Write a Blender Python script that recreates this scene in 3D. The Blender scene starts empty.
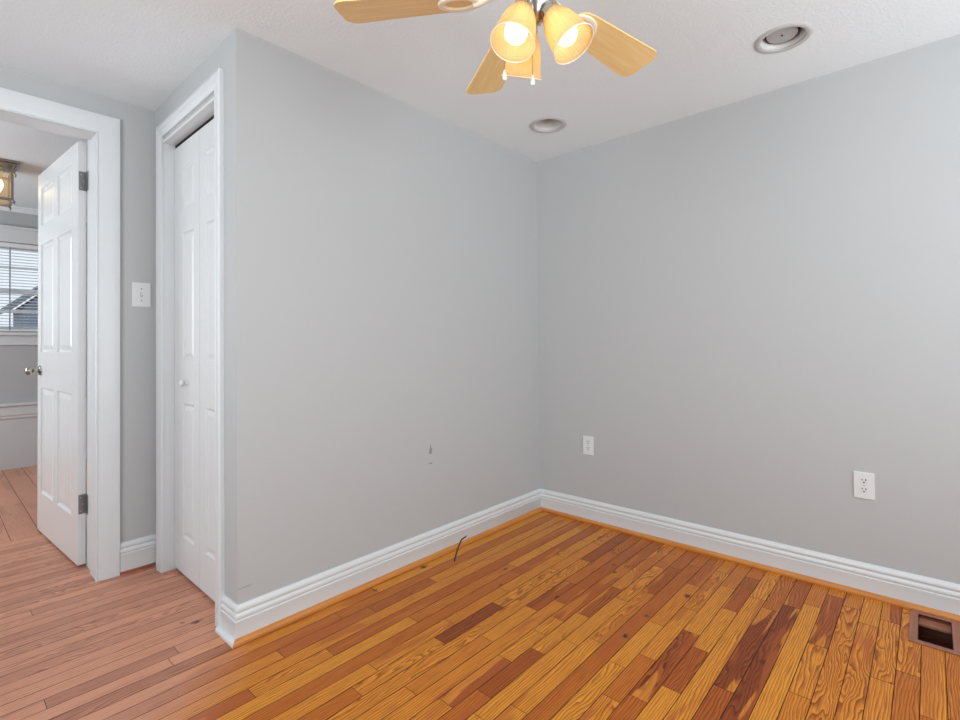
import bpy, bmesh, math, random
from mathutils import Vector, Matrix
random.seed(7)
sc = bpy.context.scene
COL = sc.collection
PI = math.pi

# ------------------------------------------------------------------ camera
F_PX, CY, ROLL, YAW, CAM_H, PITCH = 499.03, 335.815, -0.0089677, 0.7324674, 1.151431, 0.0130805
fw0 = Vector((math.cos(YAW), math.sin(YAW), 0)); rt0 = Vector((math.sin(YAW), -math.cos(YAW), 0)); zz = Vector((0, 0, 1))
Fv = fw0 * math.cos(PITCH) + zz * math.sin(PITCH)
Uv = zz * math.cos(PITCH) - fw0 * math.sin(PITCH)
Rv = math.cos(ROLL) * rt0 + math.sin(ROLL) * Uv
Uv2 = math.cos(ROLL) * Uv - math.sin(ROLL) * rt0
cam_d = bpy.data.cameras.new('camera'); cam = bpy.data.objects.new('camera', cam_d); COL.objects.link(cam)
cam.matrix_world = Matrix(((Rv.x, Uv2.x, -Fv.x, 0), (Rv.y, Uv2.y, -Fv.y, 0), (Rv.z, Uv2.z, -Fv.z, CAM_H), (0, 0, 0, 1)))
cam_d.sensor_width = 36; cam_d.lens = 36 * F_PX / 960; cam_d.shift_y = (CY - 360) / 960; cam_d.shift_x = -1.0 / 960
cam_d.clip_start = 0.02
sc.camera = cam

# ------------------------------------------------------------------ sky, added daylight fill, exposure
w = bpy.data.worlds.new('sky'); sc.world = w; w.use_nodes = True
bg = w.node_tree.nodes['Background']; bg.inputs[0].default_value = (0.86, 0.93, 1, 1); bg.inputs[1].default_value = 1.15
def area(name, loc, direction, sx, sy, power, color=(1, 1, 1)):
    d = bpy.data.lights.new(name, 'AREA'); d.shape = 'RECTANGLE'; d.size = sx; d.size_y = sy; d.energy = power; d.color = color
    o = bpy.data.objects.new(name, d); COL.objects.link(o); o.location = loc
    o.rotation_euler = Vector(direction).to_track_quat('-Z', 'Z').to_euler()
    return o
DAY = (0.89, 0.962, 1.0)
area('daylight_fill_rear', (1.45, -1.93, 1.45), (0.05, 1, 0.8), 2.3, 1.5, 70, DAY)  # soft fill added at an invented window opening behind the viewer
area('daylight_fill_side', (-1.93, 0.7, 1.45), (1, 0, 0.8), 2.0, 1.5, 76, DAY)  # second added fill, at an invented opening in the unseen left wall
area('daylight_fill_far', (-1.56, 4.9, 1.5), (1, 0, 0.2), 1.4, 1.3, 45, DAY)  # added fill brightening the far room, in an opening made for it
sc.view_settings.view_transform = 'Standard'; sc.view_settings.look = 'None'
sc.view_settings.exposure = 0.0; sc.view_settings.gamma = 1.0; sc.view_settings.use_curve_mapping = False
sc.cycles.use_denoising = True
sc.cycles.max_bounces = 10; sc.cycles.diffuse_bounces = 6; sc.cycles.transparent_max_bounces = 12

# ------------------------------------------------------------------ materials
def mat(name, color, rough=0.5, metal=0.0, spec=0.5, emit=None, estr=0.0, bump=None):
    m = bpy.data.materials.new(name); m.use_nodes = True
    nt = m.node_tree; b = nt.nodes['Principled BSDF']
    b.inputs['Base Color'].default_value = (*color, 1); b.inputs['Roughness'].default_value = rough
    b.inputs['Metallic'].default_value = metal; b.inputs['Specular IOR Level'].default_value = spec
    if emit: b.inputs['Emission Color'].default_value = (*emit, 1); b.inputs['Emission Strength'].default_value = estr
    # procedural tone variation so that no surface is perfectly uniform
    tc = nt.nodes.new('ShaderNodeTexCoord')
    if bump:
        sx, dist, stren, detail = bump
        n = nt.nodes.new('ShaderNodeTexNoise'); n.inputs['Scale'].default_value = sx; n.inputs['Detail'].default_value = detail
        nt.links.new(tc.outputs['Object'], n.inputs['Vector'])
        bp = nt.nodes.new('ShaderNodeBump'); bp.inputs['Distance'].default_value = dist; bp.inputs['Strength'].default_value = stren
        nt.links.new(n.outputs['Fac'], bp.inputs['Height']); nt.links.new(bp.outputs['Normal'], b.inputs['Normal'])
    return m
M_WALL = mat('grey wall paint', (0.460, 0.470, 0.474), 0.6, bump=(90, 0.002, 0.12, 3))
M_LOWER = mat('pale wall paint', (0.62, 0.63, 0.64), 0.7, bump=(35, 0.004, 0.35, 4))
M_CEIL = mat('stippled ceiling paint', (0.775, 0.825, 0.855), 0.9, spec=0.2, bump=(90, 0.005, 0.40, 3))
M_TRIM = mat('white trim paint', (0.675, 0.70, 0.712), 0.34, bump=(60, 0.001, 0.08, 2))
M_DOOR = mat('white gloss door paint', (0.72, 0.73, 0.735), 0.22, bump=(30, 0.001, 0.08, 2))
M_BIFOLD = mat('white door paint', (0.66, 0.67, 0.675), 0.4, bump=(120, 0.0008, 0.15, 3))
M_PLATE = mat('white plastic', (0.70, 0.715, 0.72), 0.35)
M_DARK = mat('dark slot', (0.015, 0.014, 0.013), 0.6)
M_STEEL = mat('brushed nickel', (0.52, 0.50, 0.47), 0.28, 1.0)
M_HINGE = mat('aged steel hinge', (0.26, 0.26, 0.26), 0.4, 0.8, bump=(300, 0.002, 0.6, 3))
M_KNOB = mat('aged nickel knob', (0.40, 0.38, 0.34), 0.22, 1.0)
M_BRONZE = mat('antique bronze', (0.34, 0.29, 0.24), 0.3, 0.9)
M_CREAM = mat('cream enamel', (0.86, 0.80, 0.64), 0.3)
M_CANRIM = mat('grey metal trim ring', (0.50, 0.50, 0.50), 0.5, 0.0)
M_CANIN = mat('white reflector', (0.62, 0.61, 0.59), 0.4)
M_LAMPFACE = mat('frosted lamp face', (0.42, 0.42, 0.43), 0.45)
M_BLIND = mat('white blind slats', (0.82, 0.82, 0.82), 0.5)
M_CORD = mat('grey ladder cord', (0.28, 0.29, 0.31), 0.8)
M_CABLE = mat('black cable sheath', (0.012, 0.011, 0.011), 0.4)
M_SCUFF = mat('grey scuff', (0.27, 0.27, 0.265), 0.9)
M_SCRATCH = mat('wall scratch', (0.26, 0.26, 0.26), 0.9)
M_SUB = mat('dark gap under boards', (0.03, 0.012, 0.005), 0.9)
M_SEAM = mat('grime in the board seams', (0.050, 0.020, 0.010), 0.9)
M_GREEN = mat('pale gravel ground', (0.55, 0.55, 0.53), 0.9, bump=(20, 0.05, 0.5, 4))
M_HOUSE = mat('blue grey siding', (0.20, 0.24, 0.32), 0.8)
M_ROOF = mat('slate roof', (0.16, 0.19, 0.25), 0.8)
M_BULB = mat('lit frosted bulb', (1, 1, 1), 0.5, emit=(1.0, 0.97, 0.94), estr=2.6)
M_CANDLE = mat('lit candle bulb', (1, 1, 1), 0.5, emit=(1.0, 0.80, 0.52), estr=6.0)

def wood_simple(name, c1, c2, scale=(4, 60, 60), rough=0.35):
    m = bpy.data.materials.new(name); m.use_nodes = True; nt = m.node_tree; b = nt.nodes['Principled BSDF']
    tc = nt.nodes.new('ShaderNodeTexCoord'); mp = nt.nodes.new('ShaderNodeMapping'); mp.inputs['Scale'].default_value = scale
    n = nt.nodes.new('ShaderNodeTexNoise'); n.inputs['Scale'].default_value = 1; n.inputs['Detail'].default_value = 4
    r = nt.nodes.new('ShaderNodeValToRGB'); r.color_ramp.elements[0].position = 0.3; r.color_ramp.elements[1].position = 0.7
    r.color_ramp.elements[0].color = (*c1, 1); r.color_ramp.elements[1].color = (*c2, 1)
    nt.links.new(tc.outputs['Object'], mp.inputs['Vector']); nt.links.new(mp.outputs[0], n.inputs['Vector'])
    nt.links.new(n.outputs['Fac'], r.inputs[0]); nt.links.new(r.outputs[0], b.inputs['Base Color'])
    b.inputs['Roughness'].default_value = rough
    return m
M_SHOE_Y = wood_simple('honey pine shoe along y', (0.50, 0.17, 0.03), (0.62, 0.25, 0.05), (60, 4, 60))
M_SHOE_X = wood_simple('honey pine shoe along x', (0.50, 0.17, 0.03), (0.62, 0.25, 0.05), (4, 60, 60))
M_SHOE_D = wood_simple('red brown pine shoe', (0.28, 0.08, 0.04), (0.38, 0.13, 0.07), (8, 60, 60))
M_BLADE = wood_simple('light oak blade', (0.82, 0.55, 0.21), (0.90, 0.67, 0.31), (5, 70, 70), 0.35)
M_REG = wood_simple('red brown register wood', (0.25, 0.085, 0.045), (0.36, 0.14, 0.08), (5, 70, 70), 0.4)
M_REGIN = wood_simple('dark register duct', (0.10, 0.025, 0.012), (0.17, 0.05, 0.025), (70, 5, 70), 0.6)

def shade_glass():
    m = bpy.data.materials.new('amber ribbed glass'); m.use_nodes = True; nt = m.node_tree; nt.nodes.clear()
    out = nt.nodes.new('ShaderNodeOutputMaterial')
    tr = nt.nodes.new('ShaderNodeBsdfTranslucent'); tr.inputs[0].default_value = (0.98, 0.76, 0.40, 1)
    tp = nt.nodes.new('ShaderNodeBsdfTransparent'); tp.inputs[0].default_value = (1.0, 0.86, 0.58, 1)
    df = nt.nodes.new('ShaderNodeBsdfPrincipled'); df.inputs['Base Color'].default_value = (0.88, 0.68, 0.36, 1); df.inputs['Roughness'].default_value = 0.2
    a = nt.nodes.new('ShaderNodeMixShader'); a.inputs[0].default_value = 0.42
    b = nt.nodes.new('ShaderNodeMixShader'); b.inputs[0].default_value = 0.22
    nt.links.new(df.outputs[0], a.inputs[1]); nt.links.new(tr.outputs[0], a.inputs[2])
    nt.links.new(a.outputs[0], b.inputs[1]); nt.links.new(tp.outputs[0], b.inputs[2])
    nt.links.new(b.outputs[0], out.inputs[0])
    return m
M_SHADE = shade_glass()
def glass(name, tint=(1, 1, 1), f=0.9):
    m = bpy.data.materials.new(name); m.use_nodes = True; nt = m.node_tree; nt.nodes.clear()
    out = nt.nodes.new('ShaderNodeOutputMaterial')
    tp = nt.nodes.new('ShaderNodeBsdfTransparent'); tp.inputs[0].default_value = (*tint, 1)
    gl = nt.nodes.new('ShaderNodeBsdfGlossy'); gl.inputs['Roughness'].default_value = 0.05
    mx = nt.nodes.new('ShaderNodeMixShader'); mx.inputs[0].default_value = 1 - f
    nt.links.new(tp.outputs[0], mx.inputs[1]); nt.links.new(gl.outputs[0], mx.inputs[2]); nt.links.new(mx.outputs[0], out.inputs[0])
    return m
M_GLASS = glass('clear pane', (0.97, 0.99, 1.0), 0.93)
M_LGLASS = glass('seeded lantern glass', (1.0, 0.95, 0.86), 0.9)
_nt = M_LGLASS.node_tree; _t = _nt.nodes.new('ShaderNodeBsdfTranslucent'); _t.inputs[0].default_value = (1.0, 0.86, 0.66, 1)
_m = _nt.nodes.new('ShaderNodeMixShader'); _m.inputs[0].default_value = 0.16
_o = [n for n in _nt.nodes if n.type == 'OUTPUT_MATERIAL'][0]; _src = _o.inputs[0].links[0].from_socket
_nt.links.new(_src, _m.inputs[1]); _nt.links.new(_t.outputs[0], _m.inputs[2]); _nt.links.new(_m.outputs[0], _o.inputs[0])

# floor: heart pine boards; per-board tone / random / figure are stored on the faces
KNOTS = []
def floor_material(name, across_first=False):
    m = bpy.data.materials.new(name); m.use_nodes = True; nt = m.node_tree; L = nt.links; N = nt.nodes
    b = N['Principled BSDF']
    def math_(op, a, bb=None, clamp=False):
        n = N.new('ShaderNodeMath'); n.operation = op; n.use_clamp = clamp
        for i, v in enumerate((a, bb)):
            if v is None: continue
            if isinstance(v, (int, float)): n.inputs[i].default_value = v
            else: L.new(v, n.inputs[i])
        return n.outputs[0]
    def comb(x, y, z=0.0):
        n = N.new('ShaderNodeCombineXYZ')
        for i, v in enumerate((x, y, z)):
            if isinstance(v, (int, float)): n.inputs[i].default_value = v
            else: L.new(v, n.inputs[i])
        return n.outputs[0]
    def noise(vec, detail=2.0, dist=0.0, rough=0.5):
        n = N.new('ShaderNodeTexNoise'); n.inputs['Scale'].default_value = 1.0; n.inputs['Detail'].default_value = detail
        n.inputs['Distortion'].default_value = dist; n.inputs['Roughness'].default_value = rough
        L.new(vec, n.inputs['Vector']); return n.outputs['Fac']
    def mix(fac, a, c, mode='MIX'):
        n = N.new('ShaderNodeMix'); n.data_type = 'RGBA'; n.blend_type = mode
        for s, v in ((n.inputs[0], fac), (n.inputs[6], a), (n.inputs[7], c)):
            if isinstance(v, (int, float)): s.default_value = v
            elif isinstance(v, tuple): s.default_value = (*v, 1)
            else: L.new(v, s)
        return n.outputs[2]
    def smooth(v, lo, hi):
        n = N.new('ShaderNodeMapRange'); n.interpolation_type = 'SMOOTHSTEP'
        L.new(v, n.inputs[0]); n.inputs[1].default_value = lo; n.inputs[2].default_value = hi
        return n.outputs[0]
    at = N.new('ShaderNodeAttribute'); at.attribute_name = 'board'
    sp = N.new('ShaderNodeSeparateColor'); L.new(at.outputs['Color'], sp.inputs[0])
    tone, rnd, fig = sp.outputs[0], sp.outputs[1], sp.outputs[2]
    uv = N.new('ShaderNodeUVMap'); uv.uv_map = 'UVMap'
    su = N.new('ShaderNodeSeparateXYZ'); L.new(uv.outputs[0], su.inputs[0])
    u0, v0 = su.outputs[0], su.outputs[1]
    u = math_('ADD', u0, math_('MULTIPLY', rnd, 41.0)); v = math_('ADD', v0, math_('MULTIPLY', rnd, 17.0))
    ramp = N.new('ShaderNodeValToRGB'); L.new(tone, ramp.inputs[0])
    e = ramp.color_ramp.elements
    e[0].position = 0.0; e[0].color = (0.28, 0.064, 0.014, 1)
    e[1].position = 1.0; e[1].color = (0.80, 0.335, 0.038, 1)
    for p, c in ((0.25, (0.49, 0.128, 0.018)), (0.5, (0.58, 0.175, 0.022)), (0.75, (0.73, 0.265, 0.030))):
        x = e.new(p); x.color = (*c, 1)
    base = ramp.outputs[0]
    # growth rings: nearly straight (fig 0) to sweeping cathedrals (fig 1)
    warp = noise(comb(math_('MULTIPLY', u, 2.6), math_('MULTIPLY', v, 13.0), math_('MULTIPLY', rnd, 9.0)), 2.0, 0.4)
    freq = math_('SUBTRACT', 125.0, math_('MULTIPLY', fig, 50.0))
    amp = math_('ADD', 2.0, math_('MULTIPLY', fig, 11.0))
    ph = math_('ADD', math_('MULTIPLY', v, freq), math_('MULTIPLY', warp, amp))
    ph = math_('ADD', ph, math_('MULTIPLY', noise(comb(math_('MULTIPLY', u, 22.0), math_('MULTIPLY', v, 90.0), rnd), 2.0), 0.55))
    fr = math_('FRACT', ph)
    ring = math_('MULTIPLY', math_('POWER', fr, 1.9), smooth(fr, 1.0, 0.88))
    ring = math_('MULTIPLY', ring, 1.35, True)
    fib = noise(comb(math_('MULTIPLY', u, 9.0), math_('MULTIPLY', v, 280.0)), 3.0)
    blot = noise(comb(math_('MULTIPLY', u, 1.7), math_('MULTIPLY', v, 9.0), 3.0), 3.0, 0.6)
    ringstr = math_('MULTIPLY', ring, math_('ADD', 0.62, math_('MULTIPLY', fig, 0.36)))
    col = mix(ringstr, base, mix(1.0, base, (0.36, 0.20, 0.18), 'MULTIPLY'))
    col = mix(math_('MULTIPLY', smooth(fib, 0.42, 0.70), 0.70), col, mix(1.0, col, (0.58, 0.44, 0.40), 'MULTIPLY'))
    heart = math_('MULTIPLY', smooth(blot, 0.53, 0.60), math_('MULTIPLY', smooth(rnd, 0.30, 0.5), 0.65))
    col = mix(heart, col, (0.40, 0.095, 0.020))
    blot2 = noise(comb(math_('MULTIPLY', u, 1.5), math_('MULTIPLY', v, 11.0), 8.0), 2.0, 0.8)
    sap = math_('MULTIPLY', smooth(blot2, 0.56, 0.60), math_('MULTIPLY', smooth(tone, 0.45, 0.15), 0.75))
    col = mix(sap, col, mix(math_('MULTIPLY', ring, 0.6), (0.70, 0.26, 0.034), (0.42, 0.12, 0.02)))
    # daylight glare left of the closet corner, painted into the board colour
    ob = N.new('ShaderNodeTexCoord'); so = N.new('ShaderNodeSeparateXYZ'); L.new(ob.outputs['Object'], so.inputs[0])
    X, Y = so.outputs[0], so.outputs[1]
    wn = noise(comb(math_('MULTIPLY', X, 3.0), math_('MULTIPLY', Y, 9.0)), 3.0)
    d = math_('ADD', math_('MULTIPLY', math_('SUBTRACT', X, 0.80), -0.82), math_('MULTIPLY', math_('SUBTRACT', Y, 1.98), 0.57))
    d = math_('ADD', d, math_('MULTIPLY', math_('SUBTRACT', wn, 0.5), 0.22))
    glare_mask = smooth(d, -0.10, 0.20)
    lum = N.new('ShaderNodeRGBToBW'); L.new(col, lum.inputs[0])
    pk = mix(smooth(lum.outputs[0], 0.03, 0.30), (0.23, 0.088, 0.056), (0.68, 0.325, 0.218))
    col = mix(math_('MULTIPLY', glare_mask, 0.90), col, pk)
    # knots
    kn = noise(comb(math_('MULTIPLY', X, 70.0), math_('MULTIPLY', Y, 110.0)), 2.0)
    for (kx, ky, kr) in KNOTS:
        vd = N.new('ShaderNodeVectorMath'); vd.operation = 'DISTANCE'
        L.new(comb(math_('MULTIPLY', X, 0.75), Y), vd.inputs[0]); vd.inputs[1].default_value = (kx * 0.75, ky, 0)
        kd = math_('ADD', vd.outputs['Value'], math_('MULTIPLY', math_('SUBTRACT', kn, 0.5), 0.03))
        kf = math_('MULTIPLY', smooth(kd, kr * 1.15, kr * 0.35), 0.95)
        col = mix(kf, col, (0.07, 0.018, 0.008))
    L.new(col, b.inputs['Base Color'])
    L.new(math_('ADD', 0.27, math_('MULTIPLY', fib, 0.12)), b.inputs['Roughness'])
    b.inputs['Specular IOR Level'].default_value = 0.22
    bp = N.new('ShaderNodeBump'); bp.inputs['Distance'].default_value = 0.0008; bp.inputs['Strength'].default_value = 0.25
    L.new(math_('ADD', fib, math_('MULTIPLY', ring, 0.4)), bp.inputs['Height']); L.new(bp.outputs[0], b.inputs['Normal'])
    return m

# ------------------------------------------------------------------ mesh helpers
def newbm(): return bmesh.new()
def bx(bm, x0, x1, y0, y1, z0, z1):
    x0, x1 = min(x0, x1), max(x0, x1); y0, y1 = min(y0, y1), max(y0, y1); z0, z1 = min(z0, z1), max(z0, z1)
    v = [bm.verts.new(p) for p in ((x0, y0, z0), (x1, y0, z0), (x1, y1, z0), (x0, y1, z0), (x0, y0, z1), (x1, y0, z1), (x1, y1, z1), (x0, y1, z1))]
    for f in ((3, 2, 1, 0), (4, 5, 6, 7), (0, 1, 5, 4), (1, 2, 6, 5), (2, 3, 7, 6), (3, 0, 4, 7)): bm.faces.new([v[i] for i in f])
    return v
def sweep(bm, profile, path_fn, n):
    """profile: list of 2D points; path_fn(i, p) -> 3D point for ring i; closed profile"""
    rings = [[bm.verts.new(path_fn(i, p)) for p in profile] for i in range(n)]
    k = len(profile)
    for i in range(n - 1):
        for j in range(k):
            bm.faces.new((rings[i][j], rings[i][(j + 1) % k], rings[i + 1][(j + 1) % k], rings[i + 1][j]))
    bm.faces.new(list(reversed(rings[0]))); bm.faces.new(rings[-1])
def lathe(bm, prof, seg=32, M=None, cap=True, warp=None):
    """prof: list of (r, z)"""
    M = M or Matrix.Identity(4)
    rings = []
    for i, (r, z) in enumerate(prof):
        ring = []
        for s in range(seg):
            a = 2 * PI * s / seg
            rr = r if warp is None else warp(i, a, r)
            ring.append(bm.verts.new(M @ Vector((rr * math.cos(a), rr * math.sin(a), z))))
        rings.append(ring)
    for i in range(len(rings) - 1):
        for s in range(seg):
            bm.faces.new((rings[i][s], rings[i][(s + 1) % seg], rings[i + 1][(s + 1) % seg], rings[i + 1][s]))
    if cap:
        bm.faces.new(list(reversed(rings[0]))); bm.faces.new(rings[-1])
def tube(bm, pts, r, seg=8):
    pts = [Vector(p) for p in pts]; rings = []
    for i, p in enumerate(pts):
        t = (pts[min(i + 1, len(pts) - 1)] - pts[max(i - 1, 0)]).normalized()
        a = t.cross(Vector((0, 0, 1)));
        if a.length < 1e-3: a = t.cross(Vector((1, 0, 0)))
        a.normalize(); b2 = t.cross(a)
        rr = r[i] if isinstance(r, (list, tuple)) else r
        rings.append([bm.verts.new(p + rr * (math.cos(2 * PI * s / seg) * a + math.sin(2 * PI * s / seg) * b2)) for s in range(seg)])
    for i in range(len(rings) - 1):
        for s in range(seg):
            bm.faces.new((rings[i][s], rings[i][(s + 1) % seg], rings[i + 1][(s + 1) % seg], rings[i + 1][s]))
    bm.faces.new(list(reversed(rings[0]))); bm.faces.new(rings[-1])
def obj(name, bm, m, parent=None, bevel=0.0, smooth=False, world_parent=True):
    bmesh.ops.recalc_face_normals(bm, faces=bm.faces[:])
    me = bpy.data.meshes.new(name); bm.to_mesh(me); bm.free()
    me.materials.append(m)
    o = bpy.data.objects.new(name, me); COL.objects.link(o)
    if smooth:
        for p in me.polygons: p.use_smooth = True
    if bevel:
        md = o.modifiers.new('bevel', 'BEVEL'); md.width = bevel; md.segments = 2; md.limit_method = 'ANGLE'; md.angle_limit = math.radians(40)
    if smooth:
        md = o.modifiers.new('split', 'EDGE_SPLIT'); md.split_angle = math.radians(45)
    if parent: o.parent = parent
    return o
def tag(o, label, cat, group=None):
    o['label'] = label; o['category'] = cat
    if group: o['group'] = group
    return o
def struct(o, label, cat):
    o['kind'] = 'structure'; return tag(o, label, cat)
def thing(name, label, cat, loc=(0, 0, 0), group=None):
    o = bpy.data.objects.new(name, None); COL.objects.link(o); o.location = loc; o.empty_display_size = 0.1
    return tag(o, label, cat, group)

# ------------------------------------------------------------------ room dimensions
XC, Y1, X2, Y3, H = 0.811, 2.0103, 2.8328, 3.0511, 2.4
Y3B, HF, YF = 3.30, 2.48, 6.46
XL, YR = -1.9, -1.9
PW, PH = 0.0644, 0.0090        # board pitch and phase across the room

# ---- floor boards
cx_, cy_ = 480.48, CY
def ray_floor(px, py):
    d = Fv + Rv * ((px - cx_) / F_PX) - Uv2 * ((py - cy_) / F_PX)
    t = -CAM_H / d.z
    return d.x * t, d.y * t
# board ends and boards read off on the floor, as (x along the board, row number)
JOINTS = {45: [.309], 33: [.636, .261], 32: [.599], 30: [1.405], 29: [1.171], 28: [1.647, 1.294, .885], 26: [1.013, .723],
 25: [2.026, 2.343, 2.688, 1.361], 23: [2.279, 1.801, 1.448, 1.067], 22: [2.551, 1.681, 2.129, 1.332, .957],
 20: [2.062, 1.755, 2.499, 1.461, 1.077], 19: [1.878], 18: [1.629, 1.761, 1.414, 1.115], 17: [2.158, 1.852, 1.527, 1.227],
 16: [2.495, 2.076, 1.655, 1.141], 15: [2.213, 2.538, 1.729, 1.248], 13: [2.42, 1.992, 1.651], 12: [2.192, 2.642, 1.759, 1.482],
 11: [2.504, 2.021, 1.537], 10: [2.297, 2.671, 1.933, 1.649], 8: [2.413, 1.766], 7: [2.498], 5: [2.245, 1.893, 2.726], 4: [2.657],
 3: [2.541], 2: [2.625, 2.158], 1: [2.259]}
# colour samples: (row, x, tone, figure)
SAMPLES_PX = [(551, 595.6, .1, .3), (487, 610, .05, .5), (532, 565, .28, .1), (591, 532, .25, .1), (600, 549, .15, .3), (597, 600, .2, .4),
 (636, 553, .28, .3), (660, 579, .2, .6), (685, 560, .35, .2), (702, 562, .45, .3), (660, 600, .38, .2), (709, 574, .3, .6), (741, 594, .2, .6),
 (829, 608, .15, .3), (797, 594, .22, .5), (763, 624, .02, .9), (781, 615, .0, .8), (760, 670, .05, 1.0), (754, 697, .12, .9), (852, 601, .25, .2),
 (891, 613, .2, .3), (747, 590, .2, .6), (907, 688, .5, .3), (670, 650, .12, .9), (652, 677, .1, .8), (681, 673, .2, .5), (595, 607, .25, .4),
 (570, 607, .28, .5), (706, 698, .2, .4), (622, 711, .35, .3), (635, 702, .25, .5), (737, 598, .2, .6), (513, 675, .15, .2), (474, 682, .1, .5),
 (467, 702, .42, .1), (567, 682, .45, .2), (567, 611, .3, .5), (542, 600, .1, .3), (355, 641, .32, .0), (317, 639, .45, .2), (347, 626, .45, .2),
 (334, 676, .45, .1), (261, 712, .1, .2), (242, 697, .3, .1), (470, 660, .75, .2), (505, 650, .9, .5), (540, 640, .9, .5), (600, 690, .95, .6),
 (620, 670, .9, .3), (660, 640, .85, .2), (700, 620, .9, .1), (720, 600, .85, .1), (720, 640, .9, .4), (800, 650, .95, .1), (850, 640, .75, 1.0),
 (870, 660, .75, .9), (830, 690, .8, 1.0), (890, 650, .78, .9), (910, 645, .75, .8), (860, 700, .85, .9), (930, 670, .8, .2), (800, 690, .85, .7),
 (650, 610, .85, .5), (640, 585, .85, .9), (625, 620, .85, .8), (600, 640, .88, .6), (580, 660, .88, .2), (560, 660, .9, .2), (530, 690, .92, .2),
 (420, 660, .8, .7), (400, 640, .85, .3), (330, 700, .85, .3), (400, 605, .8, .2), (450, 590, .8, .2), (520, 555, .75, .2), (690, 690, .85, 1.0)]
LOOK = {}
for (px, py, t, g) in SAMPLES_PX:
    x, y = ray_floor(px, py); LOOK.setdefault(round((y - PH) / PW), []).append((x, t, g))
for (px, py, r) in ((687, 596, .016), (614, 572, .012), (613, 565, .010), (646.6, 616, .010), (625, 636, .012), (505, 569, .011), (499.7, 585, .008),
                    (626, 566, .008), (591, 564, .006), (423, 567, .018), (762, 662, .012), (196, 622, .016), (182, 623, .008), (556, 597, .012), (375, 590, .010)):
    x, y = ray_floor(px, py); KNOTS.append((x, y, r))
HOLE = (2.530, 2.775, -0.047, 0.053)
def rect_minus(r, h):
    x0, x1, y0, y1 = r; a0, a1, b0, b1 = h
    if x1 <= a0 or x0 >= a1 or y1 <= b0 or y0 >= b1: return [r]
    out = []
    if x0 < a0: out.append((x0, a0, y0, y1))
    if x1 > a1: out.append((a1, x1, y0, y1))
    m0, m1 = max(x0, a0), min(x1, a1)
    if y0 < b0: out.append((m0, m1, y0, b0))
    if y1 > b1: out.append((m0, m1, b1, y1))
    return out
def build_floor(name, boards, along_x, matl):
    bm = newbm(); uvl = bm.loops.layers.uv.new('UVMap'); cl = bm.loops.layers.float_color.new('board')
    GX, GY = (0.0008, 0.0012) if along_x else (0.0012, 0.0008)
    for (x0, x1, y0, y1, tone, rnd, fig) in boards:
        for (a, b, c, d) in rect_minus((x0 + GX, x1 - GX, y0 + GY, y1 - GY), HOLE):
            def face(pts, mi=1):
                f = bm.faces.new([bm.verts.new(p) for p in pts]); f.material_index = mi
                for l in f.loops:
                    p = l.vert.co
                    l[uvl].uv = (p.x - x0, p.y - y0) if along_x else (p.y - y0, p.x - x0)
                    l[cl] = (tone, rnd, fig, 1)
            face(((a, c, 0), (b, c, 0), (b, d, 0), (a, d, 0)), 0)
            z = -0.004
            face(((a, c, z), (b, c, z), (b, c, 0), (a, c, 0))); face(((a, d, z), (b, d, z), (b, d, 0), (a, d, 0)))
            face(((a, c, z), (a, d, z), (a, d, 0), (a, c, 0))); face(((b, c, z), (b, d, z), (b, d, 0), (b, c, 0)))
    me = bpy.data.meshes.new(name); bm.to_mesh(me); bm.free(); me.materials.append(matl); me.materials.append(M_SEAM)
    o = bpy.data.objects.new(name, me); COL.objects.link(o); return o
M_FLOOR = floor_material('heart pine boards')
boards = []
YT = 4.06
k0, k1 = math.floor((YR - 0.1 - PH) / PW), math.floor((YT - PH) / PW)
for k in range(k0, k1 + 1):
    yc = PH + PW * k; y0, y1 = yc - PW / 2, (min(yc + PW / 2, YT) if k < k1 else YT)
    xa, xb = XL - 0.1, X2 + 0.02
    js = sorted(JOINTS.get(k, []))
    if not js or k < 0:
        x = xb - random.uniform(0.2, 0.9); js = []
        while x > 0.9: js.append(x); x -= random.uniform(0.35, 1.0)
        if k in (9, 14, 21, 24, 27): js = js[:1]
    x = (js and min(js) or 0.9); x = min(x, 0.95) - random.uniform(0.9, 1.5)
    while x > xa: js.append(x); x -= random.uniform(0.8, 1.6)
    if k > 46: js = [q for q in js if q < 0.1]
    ends = [xa] + sorted(js) + [xb]
    for a, b in zip(ends, ends[1:]):
        hit = [s for s in LOOK.get(k, []) if a <= s[0] < b]
        if hit: tone, fig = hit[0][1], hit[0][2]
        else:
            tone = random.choice((.95, .9, .85, .8, .75, .7, .6, .5, .35)); fig = random.choice((0, .1, .2, .3, .5, .7, .9))
        if b < 0.95: fig *= 0.25
        boards.append((a, b, y0, y1, tone, random.random(), fig))
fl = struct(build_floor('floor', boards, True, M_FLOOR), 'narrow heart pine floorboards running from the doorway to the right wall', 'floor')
boards = []
WF = 0.135; x = 0.475 - WF * 20
while x < 2.9:
    y = YT
    while y < YF + 0.05:
        yl = y + random.uniform(0.9, 2.2)
        if x > 0.9 or x < -0.5: yl = YF + 0.1
        boards.append((x, x + WF, y, min(yl, YF + 0.05), random.choice((.7, .85, .95)), random.random(), .1)); y = yl
    x += WF
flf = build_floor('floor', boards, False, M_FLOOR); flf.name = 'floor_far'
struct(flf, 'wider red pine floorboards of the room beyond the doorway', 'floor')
bm = newbm()
for r in rect_minus((XL - 0.2, X2 + 0.3, YR - 0.2, YF + 0.3), (2.515, 2.785, -0.06, 0.066)): bx(bm, r[0], r[1], r[2], r[3], -0.03, -0.004)
struct(obj('floor_under', bm, M_SUB), 'dark subfloor showing in the gaps between the boards', 'floor')

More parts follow.
